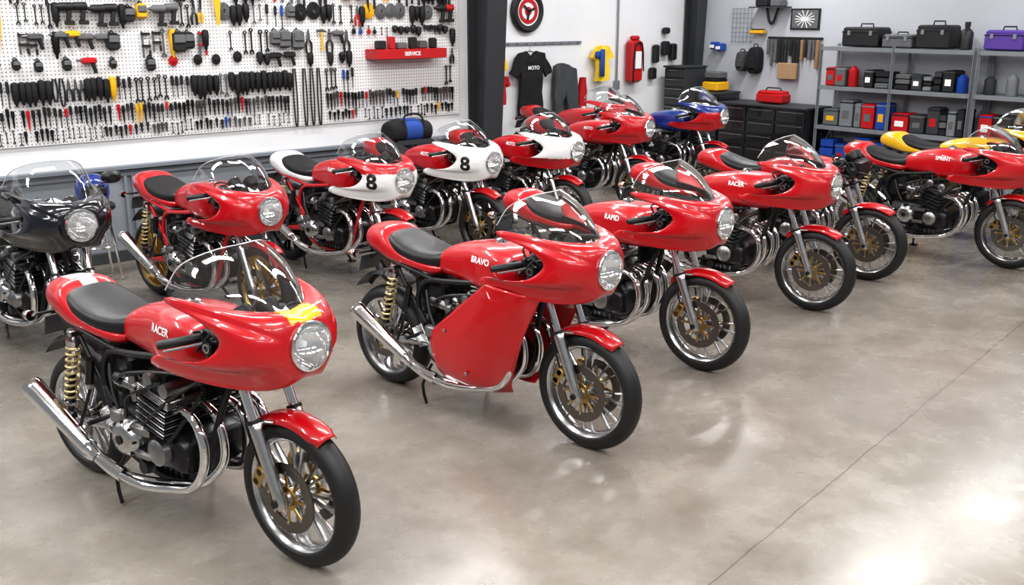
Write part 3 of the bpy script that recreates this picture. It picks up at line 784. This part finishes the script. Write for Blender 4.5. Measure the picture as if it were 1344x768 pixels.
rows=[
 (2.80,.16,.26,.08,.13,['hand_wrenches','pliers','hammers','tool_pouches','power_drills']),
 (2.52,.18,.28,.05,.10,['hand_wrenches','pliers','torches','hammers','tool_pouches','air_guns','torches','hand_saws']),
 (2.29,.15,.22,.05,.09,['pliers','torches','power_drills','tool_pouches','screwdrivers','hose_coils','torches','hand_wrenches']),
 (2.06,.17,.26,.05,.10,['pliers','hand_wrenches','torches','bar_clamps','hammers','tool_pouches','air_guns','torches']),
 (1.84,.11,.17,.07,.14,['air_guns','tool_pouches','hose_coils','pliers','air_guns','torches']),
 (1.66,.18,.23,.042,.065,['torches','screwdrivers','screwdrivers','hand_wrenches','tie_down_straps','pliers']),
 (1.425,.15,.18,.034,.048,['socket_drivers','screwdrivers','socket_drivers']),
 (1.245,.09,.115,.036,.06,['socket_drivers','socket_drivers','hand_wrenches'])]
for zt,l0,l1,g0,g1,cs in rows:
    x=-4.2
    while x<4.0:
        cat=random.choice(cs)
        run=random.randint(1,6) if zt<1.7 else random.randint(1,3)
        mcol=random.choice(cats[cat][1])
        for _ in range(run):
            if x>4.0: break
            blocked=(2.75<x<3.9 and 1.55<zt<2.0) or (-1.0<x<-.45 and 1.85<zt<2.6) or (1.2<x<1.36 and 1.85<zt<2.6) or (2.0<x<2.38 and zt<1.7)
            if not blocked and random.random()<.96:
                mm_=mcol
                if random.random()<.09 and cat!='hand_wrenches': mm_=random.choice(ACC)
                Lt=random.uniform(l0,l1)
                if 2.75<x<3.9 and 2.0<zt<2.1: Lt*=.4
                put(cat,x,zt+random.uniform(-.015,.015)+(.02 if Lt<.12 and zt>2 else 0),Lt,mm_)
            x+=random.uniform(g0,g1)*(1.7 if cat in('power_drills','air_guns','hose_coils','tool_pouches') else 1)
for x in (2.05,2.16,2.24,2.32): put('tie_down_straps',x,1.68,.54,BK)
pt=bpy.data.objects.new('pegboard_tools',None); scene.collection.objects.link(pt); pt.matrix_world=R0; pt.empty_display_size=.3
bpy.context.view_layer.update()
mb=MB(); z=2.42; x=-.62
mb.prism([(x-.05,z),(x+.05,z),(x+.045,z-.30),(x+.008,z-.52),(x-.008,z-.52),(x-.05,z-.28)],-.10,-.085,'toolyellow'); mb.box((x,-.09,z+.06),(.07,.03,.14),'toolyellow',bev=.012); room('drywall_saw',mb,parent=pt)
mb=MB(); x=1.28; z=2.44
mb.prism([(x-.045,z),(x+.045,z),(x+.012,z-.34),(x-.012,z-.34)],-.10,-.09,'toolyellow'); mb.tube([(x,-.095,z+.13),(x,-.095,z)],.02,BK); room('trowel',mb,parent=pt)
mb=MB()
for s in (-1,1):
    mb.tube([(-.82,-.09,2.35),(-.82+s*.06,-.09,2.15),(-.82+s*.045,-.09,1.92)],[.014,.028,.017],'toolblue',seg=8,sub=4)
mb.prism([(-.86,2.33),(-.78,2.33),(-.80,2.54),(-.84,2.54)],-.10,-.08,'toolblue'); room('tin_snips',mb,parent=pt)
for k,mbx in MBs.items(): room(k,mbx,parent=pt)
room('pegboard_hooks',hooks,parent=pt)
mb=MB(); mb.box((3.33,-.15,1.84),(.88,.20,.012),'toolred',bev=.003); mb.box((3.33,-.25,1.80),(.88,.012,.10),'toolred',bev=.003)
for s in (-.434,.434): mb.box((3.33+s,-.14,1.80),(.012,.22,.10),'toolred',bev=.003)
V,F=text_data('SERVICE',.055); mb.add([(3.33+v[0],-.2575,1.80+v[1]) for v in V],F,'textwhite')
mb.box((3.33,-.033,1.80),(.88,.012,.10),'toolred',bev=.003)
for x,w,h,m in ((3.0,.10,.09,BK),(3.13,.06,.13,'toolred'),(3.25,.12,.07,'midgrey'),(3.4,.07,.12,BK),(3.52,.10,.08,'toolsteel'),(3.66,.06,.11,BK)):
    mb.box((x,-.15,1.846+h/2),(w,.09,h),m,bev=.012)
room('red_tool_shelf',mb,parent=pt)

# ------------------------------------------------------------------ hanging garments & signs on white wall (y=1.8)
def cloth(name,poly,mat,depth=.05,extra=None,y=1.73):
    bm=bmesh.new(); vs=[bm.verts.new((p[0],y,p[1])) for p in poly]; f=bm.faces.new(vs)
    r=bmesh.ops.extrude_face_region(bm,geom=[f]); nv=[g for g in r['geom'] if isinstance(g,bmesh.types.BMVert)]
    for v in nv: v.co.y-=depth
    bmesh.ops.triangulate(bm,faces=[f2 for f2 in bm.faces if len(f2.verts)>4])
    bmesh.ops.subdivide_edges(bm,edges=bm.edges,cuts=3,use_grid_fill=True)
    for v in bm.verts:
        v.co.y+=.018*math.sin(v.co.x*55+v.co.z*6)+.01*math.sin(v.co.x*25-v.co.z*17)
    mb=MB(); bm.verts.index_update()
    mb.add([tuple(v.co) for v in bm.verts],[[v.index for v in f2.verts] for f2 in bm.faces],mat); bm.free()
    if extra: extra(mb)
    return room(name,mb,sharp=70)
def tshirt(x,z,s):
    return [(x-.07*s,z),(x-.20*s,z-.03*s),(x-.30*s,z-.24*s),(x-.20*s,z-.29*s),(x-.165*s,z-.2*s),(x-.175*s,z-.72*s),(x+.175*s,z-.72*s),(x+.165*s,z-.2*s),(x+.20*s,z-.29*s),(x+.30*s,z-.24*s),(x+.20*s,z-.03*s),(x+.07*s,z),(x+.03*s,z-.05*s),(x-.03*s,z-.05*s)]
def sh_extra(mb):
    V,F=text_data('MOTO',.07); mb.add([(6.66+v[0],1.645,1.47+v[1]) for v in V],F,'textwhite')
    mb.tube([(6.66,1.74,1.70),(6.66,1.74,1.76),(6.68,1.76,1.76)],.004,'toolsteel'); mb.tube([(6.44,1.735,1.64),(6.66,1.735,1.70),(6.88,1.735,1.64)],.008,BK)
cloth('tshirt',tshirt(6.66,1.70,1.25),'fabricblack',.05,sh_extra)
cloth('riding_trousers',[(7.10,1.48),(7.22,1.52),(7.32,1.50),(7.50,1.42),(7.54,.80),(7.46,.55),(7.36,.80),(7.30,1.15),(7.22,.8),(7.08,.45),(7.06,.55),(7.07,.95)],'fabricgrey',.08)
cloth('riding_jacket',tshirt(6.10,1.38,.55),'fabricred',.05)
cloth('racing_scarf',[(7.60,1.30),(7.70,1.30),(7.73,.9),(7.72,.3),(7.60,.3),(7.58,.8)],'fabricred',.06)
cloth('racing_jersey',tshirt(8.05,1.75,.72),'fabricyellow',.06,lambda mb:(mb.box((8.00,1.63,1.5),(.09,.02,.40),'fabricblue',bev=.008),mb.box((7.92,1.65,1.62),(.10,.03,.10),'fabricblue',bev=.01)))
cloth('work_glove',[(6.10,1.70),(6.17,1.72),(6.19,1.58),(6.22,1.48),(6.18,1.44),(6.15,1.50),(6.09,1.44),(6.07,1.53)],'fabricyellow',.03)
mb=MB(); mb.box((8.75,1.70,1.50),(.26,.16,.64),'toolred',bev=.04); mb.box((8.75,1.612,1.52),(.13,.02,.26),'textwhite',bev=.005); mb.tube([(8.66,1.62,1.18),(8.64,1.6,1.35),(8.68,1.6,1.74),(8.82,1.6,1.74),(8.86,1.6,1.35)],.012,BK,sub=4)
mb.box((8.75,1.70,1.85),(.14,.10,.07),'toolred',bev=.02)
room('first_aid_cabinet',mb)
mb=MB()
for x,z,w,h in ((9.28,1.60,.10,.28),(9.22,1.30,.12,.18),(9.50,1.68,.14,.22),(9.68,1.62,.12,.26),(9.5,1.95,.12,.1)): mb.box((x,1.74,z),(w,.09,h),BK,bev=.02)
room('battery_chargers',mb)
mb=MB(); c=(6.63,1.76,2.24)
mb.lathe([(.20,-.04),(.26,-.05),(.29,-.02),(.29,.02),(.19,.02)],BK,c=c,axis='Y',seg=40,loop=True)
mb.lathe([(.0001,-.02),(.20,-.02)],'textwhite',c=c,axis='Y',seg=40); mb.lathe([(.12,-.03),(.17,-.03),(.17,-.022),(.12,-.022)],'toolred',c=c,axis='Y',seg=40,loop=True)
mb.lathe([(.0001,-.035),(.06,-.03),(.06,-.02)],'toolred',c=c,axis='Y',seg=24)
for a in (20,140,260): mb.box((c[0]+.05*math.cos(rad(a)),c[1]-.04,c[2]+.05*math.sin(rad(a))),(.14,.012,.03),BK,rot=Matrix.Rotation(rad(-a),4,'Y'))
room('wheel_wall_sign',mb)
mb=MB(); mb.box((6.75,1.785,1.80),(1.9,.02,.04),'steelshelf')
for i in range(11): mb.tube([(5.95+i*.165,1.775,1.80),(5.95+i*.165,1.74,1.79),(5.95+i*.165,1.735,1.82)],.005,'toolsteel')
room('coat_hook_rail',mb)

# ------------------------------------------------------------------ back wall (x=10.18); y = 1.8 - b
SHIFT[:]=[0,1.8,0]
def shelf_unit(y0,y1,bays):
    mb=MB(); x1=AX1-.05; x0=x1-.45; lv=(.12,.68,1.23,1.76)
    n=bays+1
    for i in range(n):
        y=-(y0+(y1-y0)*i/bays)
        for x in (x0,x1):
            mb.box((x,y,.90),(.045,.008,1.80),'steelshelf',bev=.001); mb.box((x+(.016 if x==x0 else -.016),y,.90),(.006,.045,1.80),'steelshelf',bev=.001)
        for z in lv: mb.box(((x0+x1)/2,y,z-.02),(.45,.008,.03),'steelshelf',bev=.001)
        if i in(0,n-1): mb.tube([(x0,y,.15),(x1,y,.65)],.006,'steelshelf',seg=5)
    ym=-(y0+y1)/2
    for z in lv:
        mb.box(((x0+x1)/2,ym,z),(.45,y1-y0,.012),'steelshelf',bev=.002)
        mb.box((x0,ym,z-.018),(.008,y1-y0,.055),'steelshelf',bev=.001); mb.box((x1,ym,z-.018),(.008,y1-y0,.055),'steelshelf',bev=.001)
    return room('steel_shelving_unit',mb)
shelf_unit(2.78,4.95,2); shelf_unit(5.0,7.15,2); shelf_unit(7.2,9.35,2); shelf_unit(9.4,11.55,2)
SX=AX1-.29
def tcase(b,z,w,h,dep,mat,name='tool_case'):
    mb=MB(); mb.box((SX,-b,z+h*.40),(dep,w,h*.75),mat,bev=.02); mb.box((SX,-b,z+h*.78),(dep*.96,w*.97,h*.2),mat,bev=.02)
    mb.box((SX,-b,z+h*.66),(dep+.01,w+.01,.012),'darkmetal',bev=.002)
    for s in (-.3,.3): mb.box((SX-dep/2-.006,-b+s*w,z+h*.62),(.014,.04,.06),'steelshelf')
    mb.tube([(SX,-b-w*.18,z+h*.86),(SX,-b-w*.16,z+h*1.02),(SX,-b+w*.16,z+h*1.02),(SX,-b+w*.18,z+h*.86)],.010,BK)
    return room(name,mb)
def bottle(b,z,h,mat):
    mb=MB(); mb.lathe([(.05,0),(.08,.01),(.08,h*.6),(.06,h*.7),(.03,h*.76),(.03,h*.85),(.035,h*.86),(.035,h)],mat,c=(SX,-b,z),seg=20,caps=True); return room('oil_bottle',mb)
t=1.768
tcase(3.33,t,.54,.30,.34,BK); tcase(3.86,t,.42,.20,.3,'midgrey'); tcase(4.35,t,.44,.34,.32,BK); bottle(4.72,t,.34,BK)
tcase(5.25,t,.46,.28,.32,'purple'); tcase(5.80,t,.44,.24,.3,BK); tcase(6.5,t,.45,.22,.3,'midgrey'); tcase(7.7,t,.45,.22,.3,BK)
def clutter(name,b0,b1,z,hmax,mats):
    mb=MB(); b=b0
    while b<b1:
        w=random.uniform(.10,.26); h=random.uniform(.6,1)*hmax; dx=random.uniform(.22,.34); m=random.choice(mats)
        if b+w>b1: w=b1-b
        if w<.07: break
        k=random.random()
        if k<.6:
            mb.box((SX-.02,-(b+w/2),z+h/2),(dx,w*.94,h),m,bev=.015); mb.box((SX-.02,-(b+w/2),z+h*.9),(dx+.008,w*.97,.02),random.choice(mats),bev=.004)
            mb.box((SX-.02-dx/2,-(b+w/2),z+h*.45),(.006,w*.5,h*.3),random.choice(['textwhite','toolred','midgrey','toolyellow','midgrey']),bev=.001)
        elif k<.72:
            r=min(w/2,.07); mb.lathe([(r*.9,0),(r,.01),(r,h*.8),(r*.6,h*.9),(r*.3,h)],m,c=(SX-.08,-(b+r),z),seg=16,caps=True)
        else:
            for q in range(3): mb.box((SX-.02,-(b+w/2),z+h*(q+.5)/3.2),(dx*random.uniform(.8,1),w*.9,h/3.6),random.choice(mats),bev=.01)
        b+=w+random.uniform(.0,.02)
    return room(name,mb)
dark=[BK,'midgrey','darkgrey',BK,'steelshelf',BK,'midgrey','toolblue','steelshelf','toolred','darkgrey',BK]
for u0,u1 in ((2.84,3.82),(3.9,4.90),(5.06,6.03),(6.12,7.10),(7.25,8.2),(8.3,9.3)):
    clutter('stored_parts_boxes',u0,u1,1.238,.28,dark)
    clutter('stored_parts_boxes',u0,u1,.688,.38,dark)
    clutter('stored_parts_boxes',u0,u1,.128,.46,['toolblue','midgrey','toolyellow',BK,'cardboard','toolblue'])

def drawers(name,x0,x1,b0,b1,h,cols,rows_,body='blackpaint',top='darkgrey'):
    mb=MB(); mb.box(((x0+x1)/2,-(b0+b1)/2,h/2+.03),(x1-x0,b1-b0,h-.09),body,bev=.01)
    mb.box(((x0+x1)/2-.01,-(b0+b1)/2,h-.015),(x1-x0+.05,b1-b0+.03,.03),top,bev=.006)
    cw=(b1-b0)/cols; hh=(h-.14)/rows_
    for c in range(cols):
        for r in range(rows_):
            y=-(b0+cw*(c+.5)); z=.10+hh*(r+.5)
            mb.box((x0-.008,y,z),(.02,cw*.94,hh*.9),body,bev=.005); mb.box((x0-.025,y,z+hh*.3),(.014,cw*.8,.012),'alu',bev=.003)
    for x in (x0+.06,x1-.06):
        for y in (-b0-.06,-b1+.06): mb.lathe([(.03,-.015),(.035,0),(.03,.015)],BK,c=(x,y,.035),axis='Y',seg=14,caps=True)
    return room(name,mb)
drawers('workbench_cabinet',9.55,10.13,1.16,2.72,.92,3,4)
drawers('tool_chest',9.40,9.90,.16,.58,1.42,1,9,'darkgrey'); drawers('tool_chest',9.6,10.1,.63,1.10,1.04,1,7)
mb=MB(); mb.box((9.8,-1.95,1.005),(.24,.46,.14),'toolred',bev=.02); mb.box((9.8,-1.95,1.085),(.22,.42,.05),'toolred',bev=.02); mb.tube([(9.8,-1.8,1.10),(9.8,-1.84,1.15),(9.8,-2.06,1.15),(9.8,-2.1,1.10)],.01,BK); room('toolbox',mb)
mb=MB(); mb.box((9.8,-.86,1.12),(.3,.3,.14),'toolyellow',bev=.02); mb.box((9.8,-.86,1.215),(.26,.26,.05),BK,bev=.015); mb.box((9.8,-.86,1.29),(.22,.28,.10),'midgrey',bev=.015); room('parts_organizer',mb)
XW=AX1
mb=MB(); mb.box((XW-.012,-2.15,2.13),(.02,.50,.30),BK,bev=.003); mb.box((XW-.024,-2.15,2.13),(.004,.44,.25),'midgrey',bev=.001)
for i in range(14):
    a=2*PI*i/14; mb.box((XW-.028,-2.15+.10*math.cos(a),2.13+.06*math.sin(a)),(.003,.14,.012),'textwhite',bev=.001,rot=Matrix.Rotation(math.atan2(.06*math.sin(a),.1*math.cos(a)),4,'X'))
room('framed_picture',mb)
mb=MB()
for i in range(6): mb.tube([(XW-.03,-.85-.07*i,1.78),(XW-.03,-.85-.07*i,2.30)],.004,'steelshelf',seg=5)
for i in range(8): mb.tube([(XW-.03,-.82,1.79+.07*i),(XW-.03,-1.23,1.79+.07*i)],.004,'steelshelf',seg=5)
room('wire_grid_panel',mb)
mb=MB(); mb.box((XW-.13,-1.6,2.30),(.24,.6,.02),'darkgrey'); mb.box((XW-.13,-1.5,2.37),(.2,.2,.12),BK); mb.box((XW-.13,-1.75,2.36),(.2,.16,.10),'midgrey'); mb.tube([(XW-.06,-1.5,2.29),(XW-.06,-1.55,2.1),(XW-.06,-1.62,2.08),(XW-.06,-1.7,2.29)],.02,BK,sub=4); room('wall_shelf',mb)
mb=MB(); mb.box((XW-.02,-2.0,1.86),(.03,.95,.03),BK)
for i in range(14):
    y=-1.56-.066*i; h=random.uniform(.2,.42); mb.box((XW-.05,y,1.84-h/2),(.03,random.uniform(.03,.055),h),random.choice([BK,BK,'midgrey','wood',BK]),bev=.01)
mb.box((XW-.08,-1.95,1.38),(.05,.34,.24),'cardboard',bev=.01)
room('brush_and_tool_rack',mb)
mb=MB()
for y,z in ((-.58,1.72),(-.70,1.70)): mb.box((XW-.10,y,z),(.14,.10,.12),'toolblue',bev=.015); mb.box((XW-.18,y,z-.01),(.02,.08,.05),'textwhite',bev=.005)
room('wall_parts_bins',mb)
mb=MB(); mb.box((XW-.09,-1.38,1.94),(.12,.24,.06),'toolyellow',bev=.015); mb.box((XW-.09,-1.38,1.975),(.1,.18,.02),BK,bev=.005); room('spirit_level',mb)
def pack(b,z,w,h,m):
    mb=MB(); mb.xf=Matrix.Translation((XW-.09,-b,z))
    mb.loftx([(-.085,0,.3*w,.4*h,.4*h,2.6),(-.07,0,.45*w,.48*h,.5*h,2.8),(.0,0,.5*w,.5*h,.5*h,3),(.07,0,.48*w,.5*h,.5*h,3),(.08,0,.3*w,.4*h,.4*h,3)],m,nsub=3,seg=20)
    mb.box((-.09,0,-.1*h),(.05,w*.7,h*.45),m,bev=.02); mb.tube([(.0,-.04,h*.48),(.0,-.03,h*.6),(.0,.03,h*.6),(.0,.04,h*.48)],.008,BK); room('backpack',mb)
pack(1.36,1.52,.22,.40,'fabricblack'); pack(1.12,1.50,.16,.3,'fabricgrey')
SHIFT[:]=[0,0,0]

# helmet on a stool, duffel bag on a cart behind the left bikes
def helmet(x,y,z,m):
    mb=MB(); mb.lathe([(.10,0),(.125,.03),(.138,.09),(.135,.15),(.11,.21),(.06,.245),(.0001,.255)],m,c=(x,y,z),seg=28,caps=True)
    mb.box((x-.02,y-.118,z+.12),(.20,.06,.09),BK,bev=.025); mb.box((x,y-.12,z+.04),(.14,.06,.06),m,bev=.02)
    return room('motorcycle_helmet',mb)
def stool(x,y,h,top='vinyl'):
    mb=MB(); mb.lathe([(.0001,h),(.15,h),(.17,h-.015),(.17,h-.045),(.15,h-.06),(.0001,h-.06)],top,c=(x,y,0),seg=28)
    for i in range(4):
        a=PI/4+i*PI/2; mb.tube([(x+.11*math.cos(a),y+.11*math.sin(a),h-.06),(x+.19*math.cos(a),y+.19*math.sin(a),0.006)],.012,'chrome')
    mb.tube([(x+.15*math.cos(2*PI*i/20),y+.15*math.sin(2*PI*i/20),h*.45) for i in range(21)],.009,'chrome'); return room('shop_stool',mb)
stool(-.15,-.55,.66); helmet(-.15,-.55,.66,'blue')
mb=MB(); bx,by=3.22,-.27
for zz in (.15,.55,.88): mb.box((bx,by,zz),(.46,.34,.02),'darkgrey'); mb.box((bx,by-.17,zz+.02),(.46,.01,.05),'darkgrey'); mb.box((bx,by+.17,zz+.02),(.46,.01,.05),'darkgrey')
for sx_ in (-1,1):
    for sy in (-1,1): mb.box((bx+sx_*.22,by+sy*.16,.50),(.03,.03,.82),'darkgrey'); mb.lathe([(.0001,-.015),(.045,-.015),(.045,.015),(.0001,.015)],BK,c=(bx+sx_*.20,by+sy*.15,.046),axis='Y',seg=16)
room('utility_cart',mb)
mb=MB(); mb.xf=Matrix.Translation((bx,by,1.0)); mb.loftx([(-.26,0,.06,.05,.06,2.3),(-.24,0,.13,.10,.10,2.5),(-.1,0,.16,.14,.105,2.6),(.1,0,.16,.13,.105,2.6),(.24,0,.13,.10,.10,2.5),(.26,0,.06,.05,.06,2.3)],'fabricblack',nsub=4,seg=24,matf=lambda c:'fabricblue' if abs(c[0])<.09 else ('fabricred' if abs(c[0])<.12 else None)); mb.tube([(-.12,-.16,0),(-.1,-.11,.17),(.1,-.11,.17),(.12,-.16,0)],.012,'fabricblack',sub=4); room('duffel_bag',mb)

# ------------------------------------------------------------------ ceiling lights
for i,x in enumerate((-5,-1.5,2,5.5,8.6)):
    for j,y in enumerate((-1.6,-5.0,-8.4,-11.6)):
        if x>4.5 and j==0: y=-.6
        mb=MB(); mb.box((x,y,H-.06),(2.5,.34,.08),'ceilpaint',bev=.01)
        o=room('ceiling_light_fixture',mb)
        ld=bpy.data.lights.new('tube_light','AREA'); ld.shape='RECTANGLE'; ld.size=2.4; ld.size_y=.28
        ld.energy=(98 if x<0 else 84)*(1.1 if j==0 else 1)*(.75 if (x>1 and j>1) else 1); ld.color=(1,.995,.985)
        lo=bpy.data.objects.new('tube_light',ld); scene.collection.objects.link(lo); lo.matrix_world=R0@Matrix.Translation((x,y,H-.11))
w=bpy.data.worlds.new('World'); scene.world=w; w.use_nodes=True
w.node_tree.nodes['Background'].inputs[0].default_value=(.92,.96,1,1); w.node_tree.nodes['Background'].inputs[1].default_value=.25

# ------------------------------------------------------------------ camera
cd=bpy.data.cameras.new('camera'); co=bpy.data.objects.new('camera',cd); scene.collection.objects.link(co)
cd.sensor_width=36; cd.lens=36*1300/1344; co.location=(0,0,2.2); co.rotation_euler=(rad(90-15.7),0,0); cd.clip_end=100
scene.camera=co
